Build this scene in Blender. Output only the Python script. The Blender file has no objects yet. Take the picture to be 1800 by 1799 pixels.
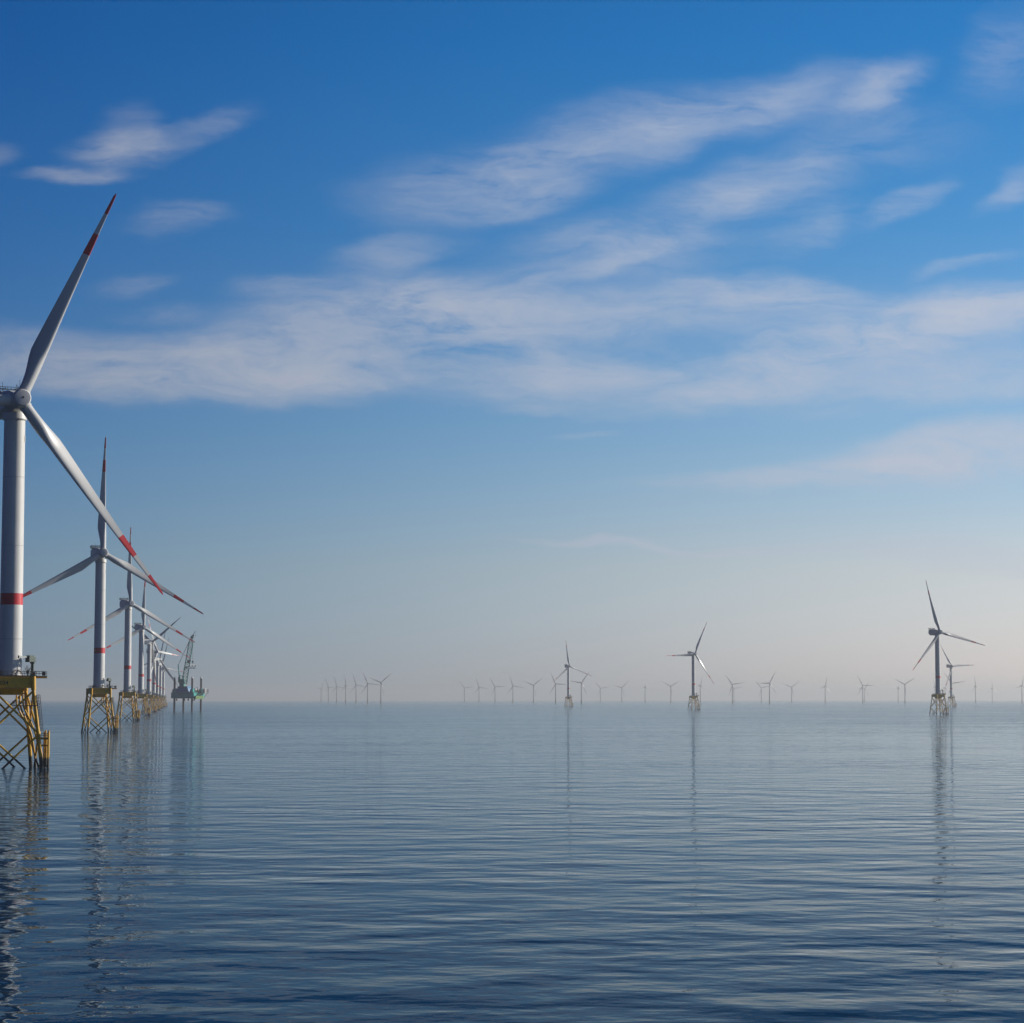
import bpy, math, random
from mathutils import Vector, Matrix
R_ = math.radians
random.seed(7)
scene = bpy.context.scene
COL = scene.collection

# ------------------------------------------------------------------ camera
F = 4000.0            # focal length in photograph pixels (1800 wide)
PX0, PY0 = 900.0, 899.5
HORIZON = 1230.0
CAM_H = 17.7
PITCH = math.atan((HORIZON - PY0) / F)
cam_d = bpy.data.cameras.new("camera")
cam_d.sensor_width = 36.0
cam_d.sensor_fit = 'HORIZONTAL'
cam_d.lens = 36.0 * F / 1800.0
cam_d.clip_start = 1.0
cam_d.clip_end = 200000.0
cam = bpy.data.objects.new("camera", cam_d)
COL.objects.link(cam)
cam.location = (0, 0, CAM_H)
cam.rotation_euler = (math.pi / 2 + PITCH, 0, 0)
scene.camera = cam

# ------------------------------------------------------------------ light
SUN_AZ = R_(68.0)      # clockwise from +Y (straight ahead) towards +X
SUN_EL = R_(22.0)
SKY_STRENGTH = 0.058
sun_dir = Vector((math.sin(SUN_AZ) * math.cos(SUN_EL), math.cos(SUN_AZ) * math.cos(SUN_EL), math.sin(SUN_EL)))
sun_d = bpy.data.lights.new("sun", 'SUN')
sun_d.energy = 5.0
sun_d.angle = R_(0.5)
sun_d.color = (1.0, 0.93, 0.82)
sun = bpy.data.objects.new("sun", sun_d)
COL.objects.link(sun)
sun.rotation_euler = sun_dir.to_track_quat('Z', 'Y').to_euler()
sun.location = (300, 100, 300)

scene.view_settings.view_transform = 'Standard'
scene.view_settings.look = 'None'
scene.view_settings.exposure = 0.20
scene.view_settings.gamma = 1.0
scene.render.engine = 'CYCLES'
scene.cycles.max_bounces = 6
scene.cycles.volume_bounces = 0
scene.cycles.use_denoising = True

# ------------------------------------------------------------------ node helpers
class NT:
    def __init__(self, tree):
        self.t = tree
        tree.nodes.clear()
    def n(self, typ, **kw):
        nd = self.t.nodes.new(typ)
        for k, v in kw.items():
            setattr(nd, k, v)
        return nd
    def l(self, a, b):
        self.t.links.new(a, b)
    def put(self, sock, val):
        if hasattr(val, 'is_output'):
            self.l(val, sock)
        else:
            sock.default_value = val
    def math(self, op, a, b=0.0, c=0.0, clamp=False):
        nd = self.n('ShaderNodeMath', operation=op, use_clamp=clamp)
        for i, x in enumerate((a, b, c)):
            self.put(nd.inputs[i], x)
        return nd.outputs[0]
    def vmath(self, op, a, b=None, s=None):
        nd = self.n('ShaderNodeVectorMath', operation=op)
        self.put(nd.inputs[0], a)
        if b is not None:
            self.put(nd.inputs[1], b)
        if s is not None:
            self.put(nd.inputs['Scale'], s)
        return nd.outputs['Value'] if op in ('LENGTH', 'DOT_PRODUCT') else nd.outputs[0]
    def maprange(self, x, a, b, c, d, kind='LINEAR'):
        nd = self.n('ShaderNodeMapRange', interpolation_type=kind)
        for i, v in enumerate((x, a, b, c, d)):
            self.put(nd.inputs[i], v)
        return nd.outputs[0]
    def noise(self, vec, scale, detail=3.0, rough=0.5, dist=0.0):
        nd = self.n('ShaderNodeTexNoise')
        self.put(nd.inputs['Vector'], vec)
        nd.inputs['Scale'].default_value = scale
        nd.inputs['Detail'].default_value = detail
        nd.inputs['Roughness'].default_value = rough
        nd.inputs['Distortion'].default_value = dist
        return nd
    def mapping(self, vec, loc=(0, 0, 0), rot=(0, 0, 0), scale=(1, 1, 1), kind='POINT'):
        nd = self.n('ShaderNodeMapping', vector_type=kind)
        self.put(nd.inputs['Vector'], vec)
        nd.inputs['Location'].default_value = loc
        nd.inputs['Rotation'].default_value = rot
        nd.inputs['Scale'].default_value = scale
        return nd.outputs[0]
    def mix(self, fac, a, b):
        nd = self.n('ShaderNodeMix', data_type='RGBA')
        self.put(nd.inputs[0], fac)
        self.put(nd.inputs[6], a)
        self.put(nd.inputs[7], b)
        return nd.outputs[2]
    def combine(self, x, y, z):
        nd = self.n('ShaderNodeCombineXYZ')
        for i, v in enumerate((x, y, z)):
            self.put(nd.inputs[i], v)
        return nd.outputs[0]

# ------------------------------------------------------------------ sky with high thin cloud
world = bpy.data.worlds.new("World")
scene.world = world
world.use_nodes = True
w = NT(world.node_tree)
sky = w.n('ShaderNodeTexSky', sky_type='NISHITA')
sky.sun_disc = False
sky.sun_elevation = SUN_EL
sky.sun_rotation = SUN_AZ
sky.air_density = 1.0
sky.dust_density = 0.3
sky.ozone_density = 3.0
sky.altitude = 0.0
tc = w.n('ShaderNodeTexCoord')
sep = w.n('ShaderNodeSeparateXYZ')
w.l(tc.outputs['Generated'], sep.inputs[0])
dx, dy, dz = sep.outputs
# clear, dry air: bluer overhead and away from the sun, paler towards it
ramp = w.n('ShaderNodeValToRGB')
ramp.color_ramp.interpolation = 'EASE'
TINT = [(0.0, (1.12, 1.26, 1.98)), (0.02, (1.12, 1.21, 1.78)), (0.0575, (1.17, 1.19, 1.47)), (0.112, (.80, 1.08, 1.42)), (0.205, (.29, .87, 1.40)),
        (0.283, (.09, .73, 1.36)), (0.5, (.035, .36, .80)), (1.0, (.02, .20, .48))]
els = ramp.color_ramp.elements
while len(els) < len(TINT):
    els.new(0.5)
for e, (p_, c_) in zip(els, TINT):
    e.position = p_
    e.color = tuple(x / 2 for x in c_) + (1,)
ramp.color_ramp.interpolation = 'LINEAR'
w.l(dz, ramp.inputs[0])
toward = w.vmath('DOT_PRODUCT', tc.outputs['Generated'], tuple(sun_dir))
toward = w.math('SUBTRACT', w.math('MAXIMUM', w.math('SMOOTH_MIN', toward, 0.48, 0.25), -0.9), 0.36)
side = w.combine(*[w.math('EXPONENT', w.math('MULTIPLY', toward, k)) for k in (3.4, 2.05, 1.1)])
tint = w.vmath('SCALE', ramp.outputs['Color'], s=2.0)
sky_col = w.vmath('MULTIPLY', w.vmath('MULTIPLY', sky.outputs[0], tint), side)
ahead = w.math('GREATER_THAN', dy, 0.02)
dys = w.math('MAXIMUM', w.math('ABSOLUTE', dy), 0.02)
# directions on the sky as tangents east and up of straight ahead, in thousandths of the focal length x4
uu = w.math('MULTIPLY', w.math('DIVIDE', dx, dys), 4.0)
vv = w.math('MULTIPLY', w.math('DIVIDE', dz, dys), 4.0)
uv = w.combine(uu, vv, ahead)
def sky_uv(px, py):
    x, y = (px - PX0) / F, (PY0 - py) / F
    fy = math.cos(PITCH) - y * math.sin(PITCH)
    fz = math.sin(PITCH) + y * math.cos(PITCH)
    return 4.0 * x / fy, 4.0 * fz / fy
# irregular edges
st = w.mapping(uv, rot=(0, 0, R_(-10)), scale=(1.0, 2.2, 1.0))
wn = w.noise(st, 3.2, 5.0, 0.55)
off = w.vmath('SCALE', w.vmath('SUBTRACT', wn.outputs['Color'], (0.5, 0.5, 0.5)), s=0.13)
off = w.vmath('MULTIPLY', off, (1.6, 0.75, 0.0))
wuv = w.vmath('ADD', uv, off)
CLOUDS = [  # px, py, half length, half height, rise, strength of each cloud seen in the sky
    (235, 264, 92, 34, 12, .74), (140, 316, 76, 16, 3, .52), (380, 212, 66, 30, 25, .26), (255, 205, 40, 44, 80, .14), (20, 275, 50, 22, 8, .2),
    (295, 388, 100, 30, 4, .34), (690, 440, 120, 32, 8, .30), (255, 500, 75, 22, 6, .22), (505, 508, 85, 22, 0, .26),
    (300, 550, 80, 18, 0, .16), 
    (830, 315, 190, 70, 10, .33), (1050, 250, 230, 62, 15, .38), (1300, 190, 230, 48, 12, .36), (1545, 158, 85, 34, 22, .50),
    (950, 350, 110, 34, 12, .30), (1560, 230, 180, 60, 0, .16), (1340, 320, 190, 58, 12, .42), (1280, 350, 80, 24, 15, .22),
    (1590, 362, 90, 24, 28, .36), (1420, 405, 110, 36, 22, .28), (1780, 325, 60, 30, 40, .28), (1760, 90, 90, 70, 50, .2),
    (1090, 432, 210, 52, 4, .40), (1090, 455, 190, 20, 20, .32), (1700, 470, 90, 14, 16, .24),
    (60, 640, 260, 62, -2, .58), (330, 645, 290, 60, 2, .62), (640, 590, 330, 85, 9, .80), (770, 528, 200, 52, -8, .62),
    (420, 672, 330, 34, 0, .36), (950, 610, 230, 60, 2, .36), (1010, 662, 300, 44, 3, .56), (1180, 540, 330, 50, 2, .46),
    (1350, 508, 190, 30, -7, .46), (1580, 575, 300, 52, 8, .62), (1780, 550, 240, 40, 10, .62), (1430, 640, 260, 48, 12, .42),
    (1230, 690, 190, 30, 8, .40), (1680, 665, 270, 48, 7, .46), (930, 716, 90, 10, 2, .2),
    (1740, 785, 250, 52, 9, 1.0), (1540, 828, 280, 20, 5, .75), (1640, 800, 200, 36, 8, .5), (1030, 762, 60, 8, 0, .18), (1250, 845, 160, 10, 6, .16),
    (1090, 962, 190, 8, -2, .55), (1740, 975, 330, 28, -2, .40), (1350, 970, 200, 9, -1, .35), (1500, 640, 500, 90, 4, .08),
]
total = None
for px, py, a, b, rise, s in CLOUDS:
    cu, cv = sky_uv(px, py)
    m = w.mapping(wuv, loc=(cu, cv, 1.0), rot=(0, 0, R_(rise)), scale=(a / 1000, b / 1000, 0.2), kind='TEXTURE')
    g = w.maprange(w.vmath('LENGTH', m), 0.0, 1.55, s, 0.0, 'SMOOTHERSTEP')
    total = g if total is None else w.math('ADD', total, g)
fine = w.mapping(wuv, rot=(0, 0, R_(-13)), scale=(1.0, 3.4, 1.0))
n1 = w.noise(fine, 4.5, 10.0, 0.64, 0.35).outputs['Fac']
n2 = w.noise(w.mapping(wuv, rot=(0, 0, R_(-35)), scale=(1.0, 2.0, 1.0)), 11.0, 6.0, 0.6, 0.2).outputs['Fac']
fib = w.mapping(wuv, rot=(0, 0, R_(-15)), scale=(0.6, 5.5, 1.0))
n4 = w.noise(fib, 8.0, 10.0, 0.66, 0.15).outputs['Fac']
tex = w.math('ADD', w.maprange(n1, 0.32, 0.68, 0.26, 1.56), w.maprange(n2, 0.3, 0.7, -0.12, 0.12))
tex = w.math('MAXIMUM', w.math('ADD', tex, w.maprange(n4, 0.3, 0.7, -0.24, 0.24)), 0.0)
dens = w.math('MULTIPLY', total, tex)
# thin cloud over the rest of the sky (beside and behind the camera)
sheet = w.vmath('SCALE', tc.outputs['Generated'], s=1.0)
n3 = w.noise(w.mapping(sheet, scale=(1.0, 1.0, 3.5)), 3.0, 7.0, 0.55).outputs['Fac']
rest = w.maprange(n3, 0.5, 0.75, 0.0, 0.22)
away = w.maprange(w.math('ABSOLUTE', uu), 1.0, 2.2, 0.0, 1.0)
away = w.math('MAXIMUM', away, w.math('SUBTRACT', 1.0, ahead))
high = w.maprange(vv, 1.35, 2.2, 0.0, 1.0)
away = w.math('MAXIMUM', away, high)
dens = w.math('ADD', dens, w.math('MULTIPLY', rest, away))
dens = w.math('SUBTRACT', 1.0, w.math('EXPONENT', w.math('MULTIPLY', dens, -1.3)))
cloud_col = w.n('ShaderNodeRGB')
cloud_col.outputs[0].default_value = (6.5, 7.1, 8.5, 1)
glow = w.math('EXPONENT', w.math('MULTIPLY', toward, 1.3))
cloud = w.vmath('SCALE', cloud_col.outputs[0], s=glow)
final = w.mix(dens, sky_col, cloud)
bg = w.n('ShaderNodeBackground')
w.l(final, bg.inputs['Color'])
bg.inputs['Strength'].default_value = SKY_STRENGTH
wo = w.n('ShaderNodeOutputWorld')
w.l(bg.outputs[0], wo.inputs['Surface'])

# ------------------------------------------------------------------ materials
def principled(name, color, rough=0.5, metallic=0.0, spec=0.5, vary=0.12, scale=0.6, streak=True):
    m = bpy.data.materials.new(name)
    m.use_nodes = True
    t = NT(m.node_tree)
    p = t.n('ShaderNodeBsdfPrincipled')
    o = t.n('ShaderNodeOutputMaterial')
    t.l(p.outputs[0], o.inputs['Surface'])
    c = t.n('ShaderNodeTexCoord').outputs['Object']
    if streak:
        c = t.mapping(c, scale=(1.0, 1.0, 0.25))
    nz = t.noise(c, scale, 5.0, 0.6).outputs['Fac']
    f = t.maprange(nz, 0.3, 0.7, 0.0, 1.0)
    lo = tuple(x * (1 - vary) for x in color) + (1,)
    hi = tuple(min(1, x * (1 + vary * 0.6)) for x in color) + (1,)
    t.l(t.mix(f, lo, hi), p.inputs['Base Color'])
    p.inputs['Roughness'].default_value = rough
    p.inputs['Metallic'].default_value = metallic
    p.inputs['Specular IOR Level'].default_value = spec
    m['nt'] = 1
    return m

def jacket_paint():
    """yellow paint with rust streaks, and black weed on everything the tide reaches"""
    m = bpy.data.materials.new("jacket_yellow")
    m.use_nodes = True
    t = NT(m.node_tree)
    p = t.n('ShaderNodeBsdfPrincipled')
    o = t.n('ShaderNodeOutputMaterial')
    t.l(p.outputs[0], o.inputs['Surface'])
    oc = t.n('ShaderNodeTexCoord').outputs['Object']
    geo = t.n('ShaderNodeNewGeometry').outputs['Position']
    sp = t.n('ShaderNodeSeparateXYZ')
    t.l(geo, sp.inputs[0])
    nz = t.noise(oc, 0.7, 5.0, 0.6).outputs['Fac']
    col = t.mix(t.maprange(nz, 0.35, 0.7, 0, 1), (0.62, 0.335, 0.001, 1), (0.47, 0.245, 0.003, 1))
    rs = t.noise(t.mapping(oc, scale=(1.5, 1.5, 0.2)), 1.3, 6.0, 0.65).outputs['Fac']
    col = t.mix(t.maprange(rs, 0.58, 0.72, 0, 0.65), col, (0.20, 0.075, 0.015, 1))
    e = t.noise(oc, 0.9, 4.0, 0.6).outputs['Fac']
    lim = t.math('ADD', sp.outputs[2], t.maprange(e, 0.3, 0.7, -0.6, 0.6))
    col = t.mix(t.maprange(lim, 2.3, 2.9, 1.0, 0.0), col, (0.012, 0.014, 0.012, 1))
    t.l(col, p.inputs['Base Color'])
    p.inputs['Roughness'].default_value = 0.5
    return m

M = {
    'white': principled('tower_white', (0.54, 0.535, 0.515), 0.45, vary=0.10, scale=0.5),
    'blade': principled('blade_white', (0.46, 0.46, 0.45), 0.38, vary=0.06, scale=0.25),
    'hubgrey': principled('hub_grey', (0.40, 0.40, 0.41), 0.45, vary=0.06, scale=0.5),
    'red': principled('signal_red', (0.48, 0.012, 0.020), 0.45, vary=0.15, scale=0.5),
    'yellow': jacket_paint(),
    'grating': principled('deck_grating', (0.05, 0.055, 0.05), 0.7, vary=0.3, scale=1.5),
    'steel': principled('galvanised_steel', (0.20, 0.21, 0.21), 0.5, metallic=0.6, vary=0.2, scale=2.0),
    'dark': principled('dark_steel', (0.035, 0.038, 0.04), 0.55, vary=0.3, scale=2.0),
    'crane_green': principled('crane_green', (0.025, 0.05, 0.036), 0.5, vary=0.25, scale=2.0),
    'black': principled('lettering_black', (0.010, 0.010, 0.010), 0.6, vary=0.1),
    'brown': principled('hose_brown', (0.10, 0.03, 0.025), 0.6, vary=0.2),
    'teal': principled('hull_teal', (0.001, 0.30, 0.27), 0.5, vary=0.2, scale=0.3),
    'blue': principled('deckhouse_blue', (0.05, 0.18, 0.34), 0.5, vary=0.15, scale=0.3),
    'boom': principled('boom_green', (0.005, 0.21, 0.15), 0.5, vary=0.2, scale=0.3),
    'lime': principled('lit_hull_lime', (0.10, 0.20, 0.04), 0.5, vary=0.15, scale=0.3),  # sunlit side of the hull, light put into the colour
    'legblack': principled('leg_steel', (0.022, 0.024, 0.035), 0.5, vary=0.3, scale=0.3),
    'offwhite': principled('container_white', (0.72, 0.71, 0.68), 0.45, vary=0.1, scale=0.5),
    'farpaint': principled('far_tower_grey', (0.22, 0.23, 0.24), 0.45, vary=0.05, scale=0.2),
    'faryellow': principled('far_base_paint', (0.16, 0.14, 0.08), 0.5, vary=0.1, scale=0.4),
    'window': principled('cabin_glass', (0.02, 0.03, 0.04), 0.1, vary=0.1),
}

def water_material():
    m = bpy.data.materials.new("sea_water")
    m.use_nodes = True
    t = NT(m.node_tree)
    o = t.n('ShaderNodeOutputMaterial')
    deep = t.n('ShaderNodeBsdfDiffuse')                  # light coming back up out of the deep water
    deep.inputs['Color'].default_value = (0.002, 0.018, 0.046, 1)
    mirror = t.n('ShaderNodeBsdfGlossy')
    mirror.inputs['Color'].default_value = (0.80, 0.92, 0.99, 1)
    mirror.inputs['Roughness'].default_value = 0.03
    fres = t.n('ShaderNodeFresnel')
    fres.inputs['IOR'].default_value = 1.333
    mixer = t.n('ShaderNodeMixShader')
    t.l(t.math('POWER', fres.outputs[0], 2.0), mixer.inputs[0])      # seen through a polarising filter, as the photograph is
    t.l(deep.outputs[0], mixer.inputs[1])
    t.l(mirror.outputs[0], mixer.inputs[2])
    t.l(mixer.outputs[0], o.inputs['Surface'])
    pos = t.n('ShaderNodeNewGeometry').outputs['Position']
    EPS = 0.12
    # patches of wind: where the ripples are stronger or weaker
    gust = t.noise(t.mapping(pos, rot=(0, 0, R_(8)), scale=(0.45, 1.0, 1)), 0.011, 3.0, 0.5).outputs['Fac']
    gust = t.maprange(gust, 0.32, 0.68, 0.62, 1.45)
    LAYERS = [  # crest direction, stretch along the crest, 1/wavelength, detail, height in metres
        (R_(8), 0.75, 0.070, 1.0, 0.50),
        (R_(-16), 0.80, 0.15, 1.5, 0.33),
        (R_(20), 0.85, 0.25, 2.0, 0.135),
        (R_(-4), 0.90, 0.70, 2.0, 0.036),
    ]
    def height(shift):
        q = t.vmath('ADD', pos, shift) if shift else pos
        h = None
        for k, (rot, strch, sc, det, amp) in enumerate(LAYERS):
            mp = t.mapping(q, loc=(17.3 * k, 5.1 * k, 0), rot=(0, 0, rot), scale=(strch, 1.0, 1.0))
            nz = t.noise(mp, sc, det, 0.5, 0.0).outputs['Fac']
            x = t.math('MULTIPLY', nz, amp)
            h = x if h is None else t.math('ADD', h, x)
        return h
    psep = t.n('ShaderNodeSeparateXYZ')
    t.l(pos, psep.inputs[0])
    # sheltered water near the row; farther out a cross chop from the side
    chop = t.maprange(psep.outputs[1], 700.0, 2000.0, 1.0, 10.0, 'SMOOTHSTEP')
    t.l(t.maprange(psep.outputs[1], 700.0, 1800.0, 0.03, 0.075, 'SMOOTHSTEP'), mirror.inputs['Roughness'])   # ripples too small to draw
    h0 = height(None)
    hx = height((EPS, 0, 0))
    hy = height((0, EPS, 0))
    sx = t.math('MULTIPLY', t.math('SUBTRACT', h0, hx), t.math('MULTIPLY', gust, 1.0 / EPS))
    sy = t.math('MULTIPLY', t.math('SUBTRACT', h0, hy), t.math('MULTIPLY', gust, 1.0 / EPS))
    nrm = t.vmath('NORMALIZE', t.combine(t.math('MULTIPLY', sx, chop), sy, 1.0))
    t.l(nrm, mirror.inputs['Normal'])
    t.l(nrm, fres.inputs['Normal'])
    return m

# ------------------------------------------------------------------ mesh builder
class MB:
    def __init__(self):
        self.v, self.f, self.m = [], [], []
    def face(self, idx, mi=0):
        self.f.append(idx); self.m.append(mi)
    def ring_tube(self, rings, mi=0, caps=True, closed=True):
        n = len(rings[0]); b = len(self.v)
        for r in rings:
            self.v.extend(tuple(p) for p in r)
        for i in range(len(rings) - 1):
            mm = mi[i] if isinstance(mi, (list, tuple)) else mi
            for j in range(n):
                k = (j + 1) % n
                self.face((b + i * n + j, b + i * n + k, b + (i + 1) * n + k, b + (i + 1) * n + j), mm)
        if caps:
            m0 = mi[0] if isinstance(mi, (list, tuple)) else mi
            m1 = mi[-1] if isinstance(mi, (list, tuple)) else mi
            self.face(tuple(b + j for j in reversed(range(n))), m0)
            e = b + (len(rings) - 1) * n
            self.face(tuple(e + j for j in range(n)), m1)
    def tube(self, p0, p1, r0, r1=None, n=10, mi=0):
        p0, p1 = Vector(p0), Vector(p1)
        r1 = r0 if r1 is None else r1
        d = (p1 - p0)
        if d.length < 1e-6:
            return
        q = d.to_track_quat('Z', 'Y')
        rings = []
        for p, r in ((p0, r0), (p1, r1)):
            rings.append([p + q @ Vector((r * math.cos(2 * math.pi * j / n), r * math.sin(2 * math.pi * j / n), 0)) for j in range(n)])
        self.ring_tube(rings, mi)
    def path(self, pts, r, n=8, mi=0):
        pts = [Vector(p) for p in pts]
        rings = []
        for i, p in enumerate(pts):
            d = pts[min(i + 1, len(pts) - 1)] - pts[max(i - 1, 0)]
            q = d.to_track_quat('Z', 'Y')
            rings.append([p + q @ Vector((r * math.cos(2 * math.pi * j / n), r * math.sin(2 * math.pi * j / n), 0)) for j in range(n)])
        self.ring_tube(rings, mi)
    def lathe(self, prof, n=48, mi=0, axis='Z', caps=True):
        rings = []
        for r, z in prof:
            ring = []
            for j in range(n):
                a = 2 * math.pi * j / n
                x, y = r * math.cos(a), r * math.sin(a)
                ring.append((x, y, z) if axis == 'Z' else (x, z, -y))
            rings.append(ring)
        self.ring_tube(rings, mi, caps)
    def box(self, c, s, ax=None, mi=0):
        """box of full size s centred at c; ax = three axis vectors"""
        ax = ax or (Vector((1, 0, 0)), Vector((0, 1, 0)), Vector((0, 0, 1)))
        c = Vector(c); b = len(self.v)
        for sz in (-.5, .5):
            for sx, sy in ((-.5, -.5), (.5, -.5), (.5, .5), (-.5, .5)):
                self.v.append(tuple(c + ax[0] * (s[0] * sx) + ax[1] * (s[1] * sy) + ax[2] * (s[2] * sz)))
        for q in ((3, 2, 1, 0), (4, 5, 6, 7), (0, 1, 5, 4), (1, 2, 6, 5), (2, 3, 7, 6), (3, 0, 4, 7)):
            self.face(tuple(b + i for i in q), mi)
    def railing(self, pts, h=1.1, r=0.035, step=1.5, closed=False, mi=0):
        pts = [Vector(p) for p in pts]
        if closed:
            pts.append(pts[0])
        for a, b in zip(pts, pts[1:]):
            L = (b - a).length
            k = max(1, round(L / step))
            for i in range(k + 1):
                p = a + (b - a) * (i / k)
                self.tube(p, p + Vector((0, 0, h)), r, n=5, mi=mi)
            for hh in (h, h * .55):
                self.tube(a + Vector((0, 0, hh)), b + Vector((0, 0, hh)), r, n=5, mi=mi)
    def mesh(self, name, mats, smooth=True, angle=35):
        me = bpy.data.meshes.new(name)
        me.from_pydata(self.v, [], self.f)
        for mt in mats:
            me.materials.append(mt)
        me.polygons.foreach_set('material_index', self.m)
        me.polygons.foreach_set('use_smooth', [smooth] * len(self.f))
        me.update()
        if smooth:
            me.set_sharp_from_angle(angle=R_(angle))
        return me

def add(name, data, parent=None, mat=None):
    o = bpy.data.objects.new(name, data)
    COL.objects.link(o)
    if parent is not None:
        o.parent = parent
    if mat is not None:
        o.matrix_basis = mat
    return o
def thing(name, label, cat, loc=(0, 0, 0), group=None, rotz=0.0):
    o = bpy.data.objects.new(name, None)
    o.empty_display_size = 5
    COL.objects.link(o)
    o.location = loc
    o.rotation_euler = (0, 0, rotz)
    o['label'] = label
    o['category'] = cat
    if group:
        o['group'] = group
    return o
def structure(o, kind='structure'):
    o['kind'] = kind
    return o
def place(px, s):
    """point on the water straight below picture column px, s picture pixels to the metre away"""
    d = F / s
    return Vector(((px - PX0) / s, d * (math.cos(PITCH) + math.tan(PITCH) * math.sin(PITCH)), 0.0))

# ------------------------------------------------------------------ sea and air
mb = MB()
G = 40000.0
mb.v = [(-G, -3000, 0), (G, -3000, 0), (G, G, 0), (-G, G, 0)]
mb.face((0, 1, 2, 3))
structure(add('sea', mb.mesh('sea', [water_material()], smooth=False)))

HAZE = True
if HAZE:
    hm = bpy.data.materials.new("haze_air")
    hm.use_nodes = True
    t = NT(hm.node_tree)
    pv = t.n('ShaderNodeVolumePrincipled')
    pv.inputs['Color'].default_value = (0.75, 0.775, 0.78, 1)
    pv.inputs['Density'].default_value = 5.8e-5
    pv.inputs['Anisotropy'].default_value = 0.42
    ho = t.n('ShaderNodeOutputMaterial')
    t.l(pv.outputs[0], ho.inputs['Volume'])
    mb = MB()
    mb.box((0, (G - 3000) / 2, 82.0), (2 * G + 200, G + 3200, 166.0))
    structure(add('haze', mb.mesh('haze', [hm], smooth=False)), 'stuff')

# ------------------------------------------------------------------ big turbine on a jacket: meshes
HUB_Z, ROT_R, TILT = 96.0, 63.2, R_(-5.0)
OVER = 5.6            # rotor centre in front of the tower axis
def az(deg, r=1.0, z=0.0):
    return Vector((r * math.sin(R_(deg)), -r * math.cos(R_(deg)), z))
E1, E2 = az(113), az(23)      # the jacket's own right and front
UP = Vector((0, 0, 1))
def J(a, b, z):
    return E1 * a + E2 * b + UP * z
JAX = (E1, E2, UP)

def blade_mesh(name, R, root, cmax, mats, stripes):
    mb = MB()
    rs = sorted(set([root, root + .6, root + 1.6] + [root + (R - root) * k / 26 for k in range(1, 26)] + [R * .7, R * .8, R * .9] + [R * .985, R]))
    n = 24
    rings, mi = [], []
    for i, r in enumerate(rs):
        s = (r - root) / (R - root)
        rc = min(1.0, max(0.0, (s - 0.03) / 0.17)); rc = rc * rc * (3 - 2 * rc)      # round root to aerofoil
        d = cmax * 0.68
        ch = d + (cmax - d) * rc
        if s > 0.2:
            q = (s - 0.2) / 0.8
            ch = .62 + (cmax - .62) * max(0.0, 1 - q) ** 1.12
        if s > .985:
            ch *= max(0.35, max(0.0, 1 - (s - .985) / .015) ** .5)
        tc_ = 1.0 + (0.36 - 1.0) * rc
        if s > 0.2:
            tc_ = 0.36 - 0.19 * min(1, (s - .2) / .5)
        tw = R_(-(17 * (1 - min(1, max(0, (s - .12) / .8))) ** 1.6 + 7.0))
        ax_ = 0.5 + (0.32 - 0.5) * rc          # pitch axis position along the chord
        bend = -2.6 * s ** 2.4 * R / 63
        ring = []
        for j in range(n):
            a = 2 * math.pi * j / n
            xc = 0.5 * (1 + math.cos(a))       # 1 = leading edge
            round_y = 0.5 * math.sin(a)
            x01 = 1 - xc                       # 0 leading edge, 1 trailing edge
            th = 5 * (0.2969 * math.sqrt(max(x01, 0)) - 0.126 * x01 - 0.3516 * x01 ** 2 + 0.2843 * x01 ** 3 - 0.1036 * x01 ** 4)
            camber = 0.035 * 4 * x01 * (1 - x01)
            foil_y = th * (1 if math.sin(a) >= 0 else -1) * tc_ + camber
            yy = (round_y * (1 - rc) + foil_y * rc) * ch
            xx = (xc - (1 - ax_)) * ch
            ring.append((xx * math.cos(tw) - yy * math.sin(tw), xx * math.sin(tw) + yy * math.cos(tw) + bend, r))
        rings.append(ring)
        if i < len(rs) - 1:
            mid = (r + rs[i + 1]) / 2 / R
            mi.append(1 if stripes and (mid > .9 or .7 < mid < .8) else 0)
    mb.ring_tube(rings, mi)
    # root collar
    mb.lathe([(cmax * .345, root - .25), (cmax * .375, root - .2), (cmax * .375, root + .15), (cmax * .345, root + .2)], 28, 0)
    return mb.mesh(name, mats, angle=50)

def hub_mesh(R1=2.35, name='hub', k=1.0, mat='white'):
    mb = MB()
    mb.lathe([(1.2 * k, -2.95 * k), (1.95 * k, -2.85 * k)], 40, 1, axis='Y')
    mb.lathe([(1.95 * k, -2.86 * k), (2.2 * k, -2.6 * k), (2.45 * k, -1.6 * k), (2.5 * k, -.4 * k), (2.4 * k, 1.2 * k), (2.05 * k, 2.3 * k)], 40, 0, axis='Y')
    for q in range(3):
        a = q * 2 * math.pi / 3
        d = Vector((math.sin(a), 0, math.cos(a)))
        mb.tube(d * 1.0 * k, d * 2.75 * k, 1.62 * k, 1.55 * k, 28, 0)
    return mb.mesh(name, [M[mat], M['hubgrey']])

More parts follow.
